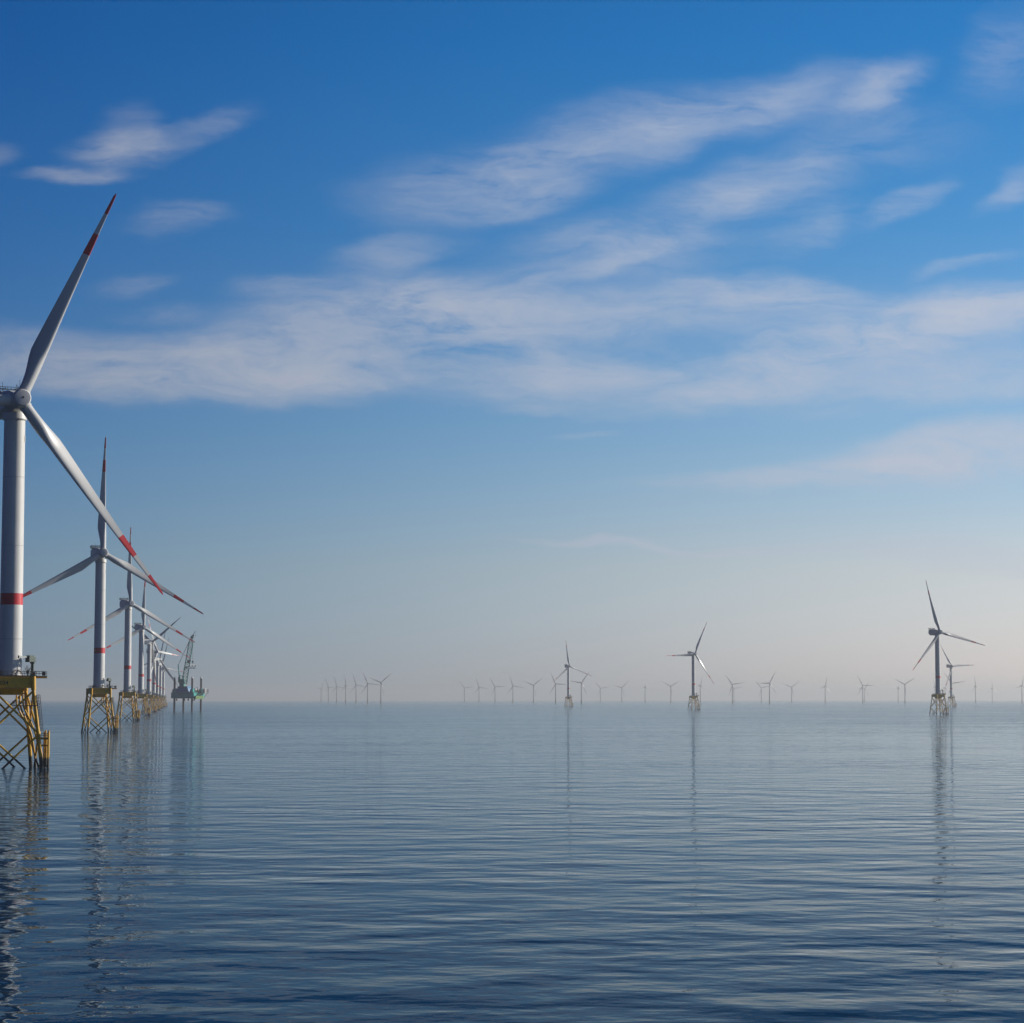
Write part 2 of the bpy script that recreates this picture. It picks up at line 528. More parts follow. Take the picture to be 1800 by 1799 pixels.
def nacelle_mesh():
    mb = MB()
    def sec(y, wd, top, bot, ch=0.9, chb=1.7):
        h = wd / 2
        return [(-h + chb, y, bot), (h - chb, y, bot), (h, y, bot + chb), (h, y, top - ch), (h - ch, y, top), (-h + ch, y, top), (-h, y, top - ch), (-h, y, bot + chb)]
    mb.ring_tube([sec(-3.2, 4.0, 2.0, -2.0, .9, 1.2), sec(-2.6, 4.6, 2.3, -2.4, .9, 1.4), sec(-.6, 5.6, 2.9, -3.2), sec(3.5, 6.2, 3.2, -3.6), sec(12.2, 6.2, 3.2, -3.4), sec(13.4, 5.6, 2.9, -2.6)], 0)
    mb.lathe([(3.0, -4.9), (3.1, -4.6), (2.9, -3.0)], 36, 0)        # yaw collar
    mb.box((0, 8.5, 3.3), (5.0, 6.5, .25), mi=0)
    return mb.mesh('nacelle', [M['white']], angle=25)
def hoist_mesh():
    mb = MB()
    mb.box((0, 11.0, 3.75), (6.0, 5.6, .18))
    for sx in (-2.6, 2.6):
        for y in (8.8, 13.2):
            mb.tube((sx, y, 3.0), (sx, y, 3.7), .1, n=6)
    mb.railing([(-2.95, 8.3, 3.84), (2.95, 8.3, 3.84), (2.95, 13.7, 3.84), (-2.95, 13.7, 3.84)], 1.2, .07, 1.0, True)
    for k in range(5):                                             # wire mesh infill of the hoist deck
        mb.tube((-2.95, 8.3, 4.0 + k * .2), (-2.95, 13.7, 4.0 + k * .2), .03, n=4)
        mb.tube((2.95, 8.3, 4.0 + k * .2), (2.95, 13.7, 4.0 + k * .2), .03, n=4)
    return mb.mesh('hoist_platform', [M['dark']])
def cooler_mesh():
    mb = MB()
    mb.box((0, 13.75, 0.4), (4.6, .5, 4.6))
    for k in range(9):
        mb.box((0, 14.05, -1.6 + k * .5), (4.4, .12, .22))
    return mb.mesh('cooler_grille', [M['dark']])
def mast_mesh():
    mb = MB()
    mb.tube((0, 0, 0), (0, 0, 3.0), .07, .05, 6)
    mb.tube((-.8, 0, 1.1), (.8, 0, 1.1), .05, n=6)
    for x in (-.8, .8):
        mb.tube((x, 0, 1.1), (x, 0, 1.6), .1, .16, 8)
    return mb.mesh('wind_mast', [M['dark']])
def tower_mesh():
    mb = MB()
    zs = [24.0, 24.35, 24.36, 33, 42.4, 42.401, 45.4, 45.401, 55, 58.0, 70, 76, 85, 91.4]
    def r(z): return 3.02 - (z - 24) / 67.4 * .28
    rings, mi = [], []
    n = 64
    for i, z in enumerate(zs):
        rr = r(z) + (.22 if i < 2 else 0)
        rings.append([(rr * math.cos(2 * math.pi * j / n), rr * math.sin(2 * math.pi * j / n), z) for j in range(n)])
        if i < len(zs) - 1:
            mi.append(1 if 42.4 < (z + zs[i + 1]) / 2 < 45.401 and zs[i + 1] - z > .01 else 0)
    mb.ring_tube(rings, mi)
    for z in (33.5, 58.0, 76.0):                       # weld seams between the tower cans
        mb.lathe([(r(z) + .002, z - .09), (r(z) + .04, z - .06), (r(z) + .04, z + .06), (r(z) + .002, z + .09)], 64, 2, caps=False)
    return mb.mesh('tower', [M['white'], M['red'], M['hubgrey']], angle=40)
def door_mesh():
    mb = MB()
    d, side = az(60), az(150)
    mb.box(d * 3.0 + UP * 25.6, (.14, 1.1, 2.3), (d, side, UP))
    mb.box(d * 3.09 + side * .38 + UP * 25.5, (.08, .08, .3), (d, side, UP), 1)
    return mb.mesh('door', [M['hubgrey'], M['dark']])
def hatch_mesh():
    mb = MB()
    d, side = az(95), az(185)
    mb.box(d * 2.79 + UP * 86.2, (.1, .9, 1.6), (d, side, UP))
    return mb.mesh('vent_plate', [M['hubgrey']])

LEG_T, LEG_B, LEG_TOPZ = 7.15, 10.3, 21.0
def corner(i, z):
    r = LEG_B + (LEG_T - LEG_B) * min(z, LEG_TOPZ) / LEG_TOPZ
    return az((68, 158, -112, -22)[i], r, z)
def leg_mesh(i):
    mb = MB()
    zs = [-0.8, 8.0, 8.01, 9.6, 9.61, 20.2]
    rad = [.52, .50, .60, .60, .50, .50]
    pts = [corner(i, z) for z in zs]
    rings = []
    n = 16
    for p, r in zip(pts, rad):
        rings.append([p + Vector((r * math.cos(2 * math.pi * j / n), r * math.sin(2 * math.pi * j / n), 0)) for j in range(n)])
    mb.ring_tube(rings)
    mb.tube(corner(i, 20.2), corner(i, 21) + UP * 2.7, .66, .66, 16)
    return mb.mesh('jacket_leg', [M['yellow']])
def brace_mesh(i):
    """the two tiers of crossed tubes on one face of the jacket"""
    mb = MB()
    k = (i + 1) % 4
    r = .27
    for z0, z1 in ((20.0, 9.0), (8.6, -4.6)):
        for a, b in ((i, k), (k, i)):
            p, q = corner(a, z0), corner(b, max(z1, -50))
            if z1 < 0:
                q = corner(b, 0) + (corner(b, 0) - corner(b, 1)) * (-z1)
                f = (z0 + 0.8) / (z0 - z1)
                q = p + (q - p) * f
            mb.tube(p, q, r, n=10)
    return mb.mesh('cross_brace', [M['yellow']])
def transition_mesh():
    mb = MB()
    h = 5.15
    mb.box(J(0, 0, 22.15), (2 * h, 2 * h, 2.9), JAX)
    for s in (-1, 1):                                    # flanges of the girder box
        mb.box(J(0, s * (h + .04), 23.45), (2 * h - .3, .22, .2), JAX)
        mb.box(J(0, s * (h + .04), 20.85), (2 * h - .3, .22, .2), JAX)
        mb.box(J(s * (h + .04), 0, 23.45), (.22, 2 * h - .3, .2), JAX)
        mb.box(J(s * (h + .04), 0, 20.85), (.22, 2 * h - .3, .2), JAX)
        for q in (-3.2, 0, 3.2):
            mb.box(J(s * (h + .04), q, 22.1), (.16, .12, 2.3), JAX)
    b = len(mb.v)
    def sq(hx, z): return [J(-hx, -hx, z), J(hx, -hx, z), J(hx, hx, z), J(-hx, hx, z)]
    mb.ring_tube([sq(3.3, 20.65), sq(3.0, 20.0), sq(2.3, 18.9)])
    return mb.mesh('transition_piece', [M['yellow']], smooth=False)
def deck_mesh():
    mb = MB()
    mb.box(J(.75, 0, 23.78), (10.9, 9.0, .3), JAX)
    mb.box(J(7.7, -.2, 23.74), (3.0, 5.4, .22), JAX)
    mb.box(J(7.7, -2.6, 23.45), (3.0, .25, .36), JAX, 1)
    mb.box(J(7.7, 2.2, 23.45), (3.0, .25, .36), JAX, 1)
    mb.box(J(9.1, -.2, 23.45), (.25, 4.4, .36), JAX, 1)
    return mb.mesh('work_platform', [M['grating'], M['yellow']], smooth=False)
def deck_rail_mesh():
    mb = MB()
    mb.railing([J(6.1, 4.4, 23.93), J(-4.6, 4.4, 23.93), J(-4.6, -4.4, 23.93), J(6.1, -4.4, 23.93), J(6.1, -2.8, 23.93), J(9.1, -2.8, 23.93), J(9.1, 2.4, 23.93), J(6.1, 2.4, 23.93), J(6.1, 4.4, 23.93)], 1.15, .05, 1.1)
    return mb.mesh('railing', [M['steel']])
def davit_mesh():
    mb = MB()
    b = J(5.5, 1.5, 0)
    mb.tube(b + UP * 23.9, b + UP * 27.4, .46, .42, 14)
    mb.tube(b + UP * 24.0, b + UP * 24.25, .75, n=14)
    mb.tube(b + UP * 27.1, b + UP * 27.5, .7, n=14)
    d = (J(2.4, 3.6, 0) - b).normalized()
    sd = Vector((-d.y, d.x, 0))
    c = b + d * .75
    mb.box(c + UP * 28.15, (2.3, 1.5, 1.2), (d, sd, UP))
    mb.box(c + d * .1 + UP * 28.95, (1.7, 1.2, .5), (d, sd, UP))
    mb.box(c + d * .9 + UP * 27.7, (.9, 1.1, .5), (d, sd, UP))
    mb.tube(b - d * .1 + sd * .3 + UP * 27.3, b - d * .1 + sd * .3 + UP * 29.2, .22, n=8)
    return mb.mesh('davit_crane', [M['crane_green']])
def davit_boom_mesh():
    mb = MB()
    b = J(5.5, 1.5, 0)
    d = (J(2.4, 3.6, 0) - b).normalized()
    sd = Vector((-d.y, d.x, 0))
    mb.box(b + d * 3.4 + UP * 28.75, (3.2, .35, .38), (d, sd, UP))
    mb.box(b + d * 5.0 + UP * 28.75, (.22, .5, .75), (d, sd, UP))
    mb.tube(b + d * 4.8 + UP * 28.5, b + d * 4.8 + UP * 27.2, .03, n=5)
    mb.box(b + d * 4.8 + UP * 27.1, (.2, .2, .35), (d, sd, UP))
    return mb.mesh('boom', [M['steel']])
def equipment_mesh():
    mb = MB()
    c = J(3.9, 3.4, 23.93)
    for k in range(7):
        a = k * 51 * math.pi / 180
        q = Vector((math.cos(a) * .35, math.sin(a) * .35, 0))
        mb.tube(c + q * .5 + UP * .9, c + q * (2.2 + .4 * (k % 2)) + UP * (1.9 + .35 * (k % 3)), .07, n=5)
    mb.tube(c, c + UP * 1.3, .16, n=8)
    mb.box(c + UP * .95, (.7, .5, .7), JAX)
    return mb.mesh('antenna_cluster', [M['dark']], smooth=False)
def locker_mesh(p, size):
    mb = MB()
    mb.box(p, size, JAX)
    mb.box(p + UP * (size[2] / 2 + .03), (size[0] + .1, size[1] + .1, .06), JAX)
    mb.box(p + E2 * (size[1] / 2 + .01), (.06, .04, size[2] * .8), JAX)
    return mb.mesh('locker', [M['dark']], smooth=False)
def hose_mesh():
    mb = MB()
    for dx_, rr in ((0, 1.45), (.5, 1.1)):
        pts = [J(1.0 + dx_ + rr * math.cos(a) * .9, 4.0 - dx_ * .2, 23.9 + rr * math.sin(a)) for a in [math.pi * k / 12 for k in range(13)]]
        mb.path(pts, .10, 6)
    return mb.mesh('hose_hoop', [M['brown']])
def jtube_mesh(k):
    mb = MB()
    y = (-2.2, 0.2, 2.4)[k]
    bx_ = (7.4, 7.0, 8.0)[k]
    pts = []
    for z, t_ in ((20.6, 0), (18.0, 0), (16.5, .02), (15.2, .10), (13.8, .24), (12.0, .42), (10.2, .58), (8.6, .70), (7.0, .78), (4.5, .88), (2.0, .95), (-.8, 1.0)):
        pts.append(J(2.2 + (.4 * k) + (bx_ - 2.2 - .4 * k) * t_, y + (1.2 - .8 * k) * t_, z))
    fine_ = []
    for i in range(len(pts) - 1):                        # rounded through the bends
        p0, p1, p2, p3 = pts[max(i - 1, 0)], pts[i], pts[i + 1], pts[min(i + 2, len(pts) - 1)]
        for q in range(4):
            u = q / 4
            fine_.append(.5 * (2 * p1 + (p2 - p0) * u + (2 * p0 - 5 * p1 + 4 * p2 - p3) * u * u + (3 * p1 - p0 - 3 * p2 + p3) * u ** 3))
    fine_.append(pts[-1])
    mb.path(fine_, .24, 10)
    return mb.mesh('cable_tube', [M['yellow']])
def rest_mesh():
    mb = MB()
    mb.box(J(3.6, 1.5, 16.1), (4.6, 9.8, .2), JAX)
    return mb.mesh('rest_platform', [M['grating']], smooth=False)
def rest_rail_mesh():
    mb = MB()
    mb.railing([J(1.4, -3.3, 16.2), J(1.4, 6.3, 16.2), J(5.8, 6.3, 16.2), J(5.8, -3.3, 16.2)], 1.15, .045, 1.2, True)
    return mb.mesh('railing', [M['steel']])
def ladder_mesh():
    mb = MB()
    p0, p1 = J(7.0, 6.0, 7.8), J(5.95, 5.4, 18.9)
    side = E2
    out = E1
    for s in (-.28, .28):
        mb.tube(p0 + side * s, p1 + side * s, .07, n=5)
    L = 30
    for k in range(L):
        p = p0 + (p1 - p0) * (k / L)
        mb.tube(p - side * .28, p + side * .28, .03, n=4)
    hoops = []
    for k in range(13):
        p = p0 + (p1 - p0) * (.16 + .84 * k / 12)
        pts = [p + side * (.42 * math.cos(a)) + out * (.1 + .8 * math.sin(a)) for a in [math.pi * q / 8 for q in range(9)]]
        mb.path(pts, .06, 5)
        hoops.append(pts)
    for q in (1, 3, 4, 5, 7):
        mb.tube(hoops[0][q], hoops[-1][q], .045, n=4)
    return mb.mesh('access_ladder', [M['dark']])
def landing_mesh():
    mb = MB()
    mb.box(J(8.0, 4.9, 7.75), (2.0, 5.0, .16), JAX, 1)
    mb.tube(J(8.9, 4.1, .45), J(8.9, 4.1, 7.75), .12, n=8)
    mb.railing([J(7.1, 7.3, 7.83), J(8.9, 7.3, 7.83), J(8.9, 2.6, 7.83), J(7.1, 2.6, 7.83)], 1.1, .05, 1.0, mi=2)
    for z in (7.55, 5.8, .55):
        for y in (6.9, 2.7):
            mb.tube(J(6.9, min(y, 6.6), z), J(8.95, y, z), .2, n=8)
        mb.tube(J(8.9, 6.9, z), J(8.9, 2.7, z), .14, n=8)
    return mb.mesh('boat_landing', [M['yellow'], M['grating'], M['steel']])
def fender_mesh(y):
    mb = MB()
    for q in (0, .62):
        mb.tube(J(9.0 - q * .35, y + (q if y > 4 else -q), -.8), J(9.0 - q * .35, y + (q if y > 4 else -q), 9.7 - q * .6), .23, n=12)
    return mb.mesh('fender', [M['yellow']])
def landing_ladder_mesh():
    mb = MB()
    for s in (-.3, .3):
        mb.tube(J(9.0, 4.8 + s, -.8), J(9.0, 4.8 + s, 8.9), .06, n=6)
    for k in range(22):
        z = -.4 + k * .4
        mb.tube(J(9.0, 4.5, z), J(9.0, 5.1, z), .03, n=4)
    return mb.mesh('ladder', [M['yellow']])
def lettering_mesh(txt):
    cu = bpy.data.curves.new('lettering', 'FONT')
    cu.body = txt
    cu.size = 1.50
    cu.offset = .018
    cu.space_character = 1.0
    cu.align_x = 'LEFT'
    cu.extrude = .01
    ob = bpy.data.objects.new('tmp', cu)
    COL.objects.link(ob)
    dg = bpy.context.evaluated_depsgraph_get()
    me = bpy.data.meshes.new_from_object(ob.evaluated_get(dg))
    bpy.data.objects.remove(ob)
    me.name = 'lettering'
    me.materials.clear()
    me.materials.append(M['black'])
    rot = Matrix((E1, UP, E2)).transposed().to_4x4()
    me.transform(Matrix.Translation(J(-4.35, 5.17, 21.55)) @ rot)
    return me

print('building meshes')
K = {
    'tower': tower_mesh(), 'door': door_mesh(), 'vent': hatch_mesh(), 'nacelle': nacelle_mesh(), 'hoist': hoist_mesh(), 'cooler': cooler_mesh(),
    'mast': mast_mesh(), 'hub': hub_mesh(), 'blade': blade_mesh('blade', ROT_R, 2.55, 4.5, [M['blade'], M['red']], True),
    'legs': [leg_mesh(i) for i in range(4)], 'braces': [brace_mesh(i) for i in range(4)], 'tp': transition_mesh(),
    'deck': deck_mesh(), 'deckrail': deck_rail_mesh(), 'davit': davit_mesh(), 'boom': davit_boom_mesh(), 'rack': equipment_mesh(), 'lockers': [locker_mesh(J(5.3, 3.6, 24.4), (.8, .5, .9)), locker_mesh(J(8.4, 1.8, 24.4), (.8, .6, .9)), locker_mesh(J(-3.5, 3.2, 24.6), (1.2, .7, 1.3))], 'hose': hose_mesh(),
    'jt': [jtube_mesh(k) for k in range(3)], 'rest': rest_mesh(), 'restrail': rest_rail_mesh(), 'ladder': ladder_mesh(),
    'landing': landing_mesh(), 'fender': [fender_mesh(6.9), fender_mesh(2.7)], 'lladder': landing_ladder_mesh(),
}
mb = MB(); mb.lathe([(.28, -3.02), (.28, -2.93)], 16, 0, axis='Y')
K['eye'] = mb.mesh('nose_hatch', [M['black']])

def rotor_mats(hub_z, over, yaw, theta, pitch):
    base = Matrix.Translation((0, 0, hub_z)) @ Matrix.Rotation(yaw, 4, 'Z')
    hubm = base @ Matrix.Translation((0, -over, 0)) @ Matrix.Rotation(TILT, 4, 'X')
    blades = [hubm @ Matrix.Rotation(R_(theta + 120 * k), 4, 'Y') @ Matrix.Rotation(R_(pitch), 4, 'Z') for k in range(3)]
    return base, hubm @ Matrix.Rotation(R_(theta), 4, 'Y'), blades

def view_az(loc):
    return math.degrees(math.atan2(-loc.x, loc.y))

def jacket_turbine(px, s, theta, psi, label, group, lettering=None, pitch=7.0):
    loc = place(px, s)
    t = thing('wind_turbine', label, 'wind turbine', loc, group)
    yaw = R_(view_az(loc) + psi)
    base, hm_, bl = rotor_mats(HUB_Z, OVER, yaw, theta, pitch)
    tw = add('tower', K['tower'], t)
    add('door', K['door'], tw); add('vent_plate', K['vent'], tw)
    na = add('nacelle', K['nacelle'], t, base)
    add('hoist_platform', K['hoist'], na); add('cooler_grille', K['cooler'], na)
    for x, y in ((-1.6, 7.4), (1.5, 1.2)):
        add('wind_mast', K['mast'], na, Matrix.Translation((x, y, 3.15)))
    hb = add('hub', K['hub'], t, hm_)
    add('nose_hatch', K['eye'], hb)
    for b in bl:
        add('blade', K['blade'], t, b)
    for i in range(4):
        add('jacket_leg', K['legs'][i], t)
        add('cross_brace', K['braces'][i], t)
    tp = add('transition_piece', K['tp'], t)
    if lettering:
        add('lettering', lettering_mesh(lettering), tp)
    dk = add('work_platform', K['deck'], t)
    add('railing', K['deckrail'], dk); add('antenna_cluster', K['rack'], dk); add('hose_hoop', K['hose'], dk)
    for lk in K['lockers']:
        add('locker', lk, dk)
    dv = add('davit_crane', K['davit'], t)
    add('boom', K['boom'], dv)
    for k in range(3):
        add('cable_tube', K['jt'][k], t)
    rp = add('rest_platform', K['rest'], t)
    add('railing', K['restrail'], rp)
    add('access_ladder', K['ladder'], t)
    ld = add('boat_landing', K['landing'], t)
    for q in range(2):
        add('fender', K['fender'][q], ld)
    add('ladder', K['lladder'], ld)
    return t

ROW = "turbines on yellow jackets receding in the left row"
for a in [
    (17.0, 6.73, 24.0, 14, "largest white turbine, yellow jacket lettered 0034, cut by the left picture edge", ROW, "0034", 0.0),
    (173.5, 3.28, 0.8, 12, "white turbine on yellow jacket, second in left row, one striped blade straight up", ROW),
    (223.4, 2.15, 0.0, 20, "white turbine third in left row, just behind the fully visible second one", ROW),
    (247.4, 1.62, 2.5, 24, "white turbine fourth in left row, blade tip pointing down at the crane boom", ROW),
    (261.4, 1.29, -59.0, 134, "white turbine fifth in left row, long blade raised up to the right", ROW),
    (270.3, 1.07, -25.0, 58, "white turbine sixth in left row, half hidden behind the fifth tower", ROW),
    (276.5, 0.90, -18.0, 132, "hazy white turbine seventh in left row, raised blade leaning slightly right", ROW),
    (281.8, 0.79, -20.0, 136, "hazy white turbine eighth in left row, nearest before the teal jack-up barge", ROW),
    (287.0, 0.70, 100.0, 30, "faintest smallest jacket turbine at the far end of the left row", ROW),
]:
    jacket_turbine(*a)
APART = "turbines on jackets standing apart in open water"
for a in [
    (1649.3, 1.51, -16.0, 36, "tallest jacket turbine on the right, dark against pale sky, long reflection below", APART),
    (1219.2, 1.02, 26.0, 36, "jacket turbine in mid-distance, one blade level to the left, one up right", APART),
    (999.2, 0.745, -8.0, 30, "small jacket turbine right of centre, one blade almost straight up", APART),
    (1672.3, 0.745, -33.0, 38, "hazy jacket turbine close behind the tallest one on the right", APART),
]:
    jacket_turbine(*a)

# ------------------------------------------------------------------ far turbines on single piles along the horizon
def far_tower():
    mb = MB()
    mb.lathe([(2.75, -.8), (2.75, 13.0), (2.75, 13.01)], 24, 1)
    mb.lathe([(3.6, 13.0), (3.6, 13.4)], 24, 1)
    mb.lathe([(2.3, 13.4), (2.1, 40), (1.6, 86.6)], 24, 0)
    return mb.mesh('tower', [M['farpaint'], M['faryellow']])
def far_nacelle():
    mb = MB()
    def sec(y, wd, top, bot):
        h = wd / 2; c = .8
        return [(-h + c, y, bot), (h - c, y, bot), (h, y, bot + c), (h, y, top - c), (h - c, y, top), (-h + c, y, top), (-h, y, top - c), (-h, y, bot + c)]
    mb.ring_tube([sec(-2.2, 3.0, 1.5, -1.5), sec(-.5, 4.0, 2.0, -2.0), sec(8, 4.0, 2.1, -2.0), sec(10, 3.2, 1.9, -1.0)])
    mb.tube((0, 0, -2.6), (0, 0, -1.6), 1.7, n=20)
    mb.box((0, 8.6, 2.9), (3.8, .3, 1.6))
    return mb.mesh('nacelle', [M['farpaint']], angle=25)
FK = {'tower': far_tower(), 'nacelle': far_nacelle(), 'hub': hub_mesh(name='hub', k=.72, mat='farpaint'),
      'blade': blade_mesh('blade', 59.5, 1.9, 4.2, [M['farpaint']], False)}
FAR_HUB = 89.0
def far_turbine(px, hub_y, theta, psi, label, group):
    s = (HORIZON - hub_y) / (FAR_HUB - CAM_H)
    loc = place(px, s)
    t = thing('wind_turbine', label, 'wind turbine', loc, group)
    base, hm_, bl = rotor_mats(FAR_HUB, 4.2, R_(view_az(loc) + psi), theta, 0)
    add('tower', FK['tower'], t)
    add('nacelle', FK['nacelle'], t, base)
    add('hub', FK['hub'], t, hm_)
    for b in bl:
        add('blade', FK['blade'], t, b)
LEFTC = "seven far turbines standing close together left of centre"
MIDC = "far turbines strung along the horizon"
for a in [
    (564.4, 1210.0, 28, 45, "faint far turbine, first and smallest of the close group of seven", LEFTC),
    (577.3, 1208.4, -25, 30, "second of the close group of seven far turbines, counted from its small end", LEFTC),
    (591.8, 1207.0, -17, 25, "third of the close group of seven far turbines, counted from its small end", LEFTC),
    (607.6, 1205.6, -8, 35, "middle one of the close group of seven far turbines, one blade near upright", LEFTC),
    (625.8, 1204.4, -18, 20, "fifth of the close group of seven far turbines, counted from its small end", LEFTC),
    (646.2, 1202.2, -24, 15, "sixth of the close group, blade level toward the largest turbine of it", LEFTC),
    (669.6, 1200.0, 50, 20, "largest of the close group of seven far turbines, blades spread like a Y", LEFTC),
    (816.7, 1210.0, -40, 20, "faint far turbine at the left end of the long horizon line", MIDC),
    (842.0, 1208.4, -20, 20, "far turbine second along the horizon line, after the wide empty gap", MIDC),
    (870.2, 1207.6, -32, 15, "far turbine third along the horizon line, after the wide empty gap", MIDC),
    (901.6, 1206.2, -20, 20, "far turbine fourth along the horizon line, upper blade leaning left", MIDC),
    (937.8, 1205.0, 52, 20, "far Y-shaped turbine two places left of the small jacket turbine", MIDC),
    (976.7, 1202.5, -25, 15, "far turbine just left of the small jacket turbine right of centre", MIDC),
    (1022.0, 1200.6, 38, 20, "far turbine just right of the small jacket turbine right of centre", MIDC),
    (1055.5, 1210.5, -40, 15, "faint far turbine, first of four between the two middle jacket turbines' open gap", MIDC),
    (1093.0, 1209.3, 46, 15, "far Y-shaped turbine directly left of the edge-on one", MIDC),
    (1134.0, 1208.3, 5, 78, "far turbine seen edge-on, single blade upright, halfway between two jacket turbines", MIDC),
    (1179.2, 1206.9, 58, 15, "far Y-shaped turbine just left of the jacket turbine with a level blade", MIDC),
    (1231.0, 1205.0, 20, 55, "far turbine partly behind the jacket turbine with a level blade", MIDC),
    (1287.6, 1203.4, -38, 15, "front one of two far turbines nearly in line, darker tower", MIDC),
    (1290.2, 1210.6, -38, 15, "fainter lower one of two far turbines nearly in line, right behind the darker", MIDC),
    (1338.4, 1209.5, -42, 15, "faint far turbine half covered by the level blade of its dark neighbour", MIDC),
    (1352.7, 1201.2, 30, 22, "dark far turbine with one blade level left over a faint neighbour", MIDC),
    (1391.7, 1208.4, 52, 15, "far Y-shaped turbine standing alone, right of the dark overlapping pair", MIDC),
    (1450.6, 1206.7, 15, 45, "lone far turbine with short level blade left and one nearly upright", MIDC),
    (1516.8, 1205.3, -28, 15, "nearer of two overlapping far turbines whose towers almost touch", MIDC),
    (1520.0, 1211.4, 35, 20, "fainter of two overlapping far turbines whose towers almost touch", MIDC),
    (1578.9, 1209.5, 2, 82, "faint far turbine edge-on, next to the Y-shaped one before the tallest turbine", MIDC),
    (1590.7, 1203.4, 58, 15, "far Y-shaped turbine next left of the tallest right-hand jacket turbine", MIDC),
    (1643.8, 1208.3, -18, 50, "faint far turbine mostly behind the tallest right-hand jacket tower", MIDC),
    (1661.5, 1209.5, 22, 55, "faint far turbine between the tallest right-hand tower and its hazy neighbour", MIDC),
    (1674.2, 1201.6, -38, 15, "far turbine behind the hazy jacket tower, blade reaching out level right", MIDC),
    (1715.0, 1206.8, -8, 45, "first far turbine right of the jacket pair on the right", MIDC),
    (1744.3, 1210.8, -3, 50, "faintest far turbine, second right of the jacket pair on the right", MIDC),
    (1796.5, 1205.6, 15, 45, "far turbine at the right end of the horizon line, cut by picture edge", MIDC),
]:
    far_turbine(*a)

# ------------------------------------------------------------------ jack-up barge
VS = 1.164
vloc = place(330.0, VS)
VROT = R_(-18.7)
ves = thing('jackup_barge', "teal jack-up barge standing on dark legs with tall green lattice crane", 'barge', vloc, None, VROT)
def vl(px_x, py_y, depth=0.0):
    """zoomed reading of the photograph -> barge coordinates, at a chosen depth"""
    lat = (px_x / 11.24 + 290 - 330.0) / VS
    z = CAM_H + (HORIZON - (1100 + py_y / 11.24)) / VS
    p = Vector((lat, depth, 0))
    p.rotate(Matrix.Rotation(-VROT, 3, 'Z'))
    return Vector((p.x, p.y, z))
mb = MB()
mb.ring_tube([[(-18.2, -17.2, 19.3), (18.2, -17.2, 19.3), (18.2, 17.2, 19.3), (-18.2, 17.2, 19.3)],
              [(-19, -18, 20.5), (19, -18, 20.5), (19, 18, 20.5), (-19, 18, 20.5)],
              [(-19, -18, 28.0), (19, -18, 28.0), (19, 18, 28.0), (-19, 18, 28.0)]])
mb.box((0, -18.15, 27.4), (38, .4, .6)); mb.box((19.15, 0, 27.4), (.4, 36, .6))
hull = add('hull', mb.mesh('hull', [M['teal']], smooth=False), ves)
mb = MB(); mb.railing([(-18.7, -17.7, 28), (18.7, -17.7, 28), (18.7, 17.7, 28), (-18.7, 17.7, 28)], 1.3, .09, 3.0, True)
add('railing', mb.mesh('railing', [M['steel']]), hull)
mb = MB()
mb.box((20.3, -3, 21.0), (2.4, 26, 5.0)); 
for y in range(-14, 10, 4):
    mb.box((21.6, y, 21.0), (.3, .6, 4.8))
add('lit_hull_side', mb.mesh('lit_hull_side', [M['lime']], smooth=False), ves)  # added box; its lime colour paints the sunlight on the hull's right side
mb = MB()
mb.ring_tube([[(-17, -16, 28.02), (9, -16, 28.02), (9, 10, 28.02), (-17, 10, 28.02)], [(-14, -13, 34.5), (6.5, -13, 34.5), (6.5, 8, 34.5), (-14, 8, 34.5)]])
mb.box((-3.5, -3, 36.0), (16, 16, 3.0))
dh = add('deckhouse', mb.mesh('deckhouse', [M['blue']], smooth=False), ves)
mb = MB()
for k in range(7):
    mb.box((-11.5 + k * 2.6, -11.02, 36.2), (1.5, .12, 1.1))
add('window', mb.mesh('window', [M['window']], smooth=False), dh)
for ix in (-1, 1):
    for iy in (-1, 1):
        mb = MB()
        x, y = 14.7 * ix, 14.9 * iy
        mb.tube((x, y, -.8), (x, y, 49.5), 1.55, n=20)
        for z in range(30, 50, 3):
            mb.tube((x, y, z), (x, y, z + .4), 1.68, n=20)
        lg = add('leg', mb.mesh('leg', [M['legblack']]), ves)
        mb = MB(); mb.tube((x, y, 49.5), (x, y, 51.6), 1.6, 1.3, n=20)
        add('leg_cap', mb.mesh('leg_cap', [M['offwhite']]), lg)
        mb = MB(); mb.box((x, y, 30.2), (5.0, 5.0, 4.4)); mb.box((x, y, 33.0), (4.0, 4.0, 1.4))
        add('jacking_frame', mb.mesh('jacking_frame', [M['teal']], smooth=False), lg)
for x, y in ((-11, -15), (2, -15), (8, -14), (17.5, -13)):
    mb = MB(); mb.tube((x, y, 19.3), (x, y, 17.4), .7, n=10); mb.tube((x - 1.0, y, 17.0), (x + 1.0, y, 17.0), 1.1, n=14)
    add('thruster', mb.mesh('thruster', [M['dark']]), ves)
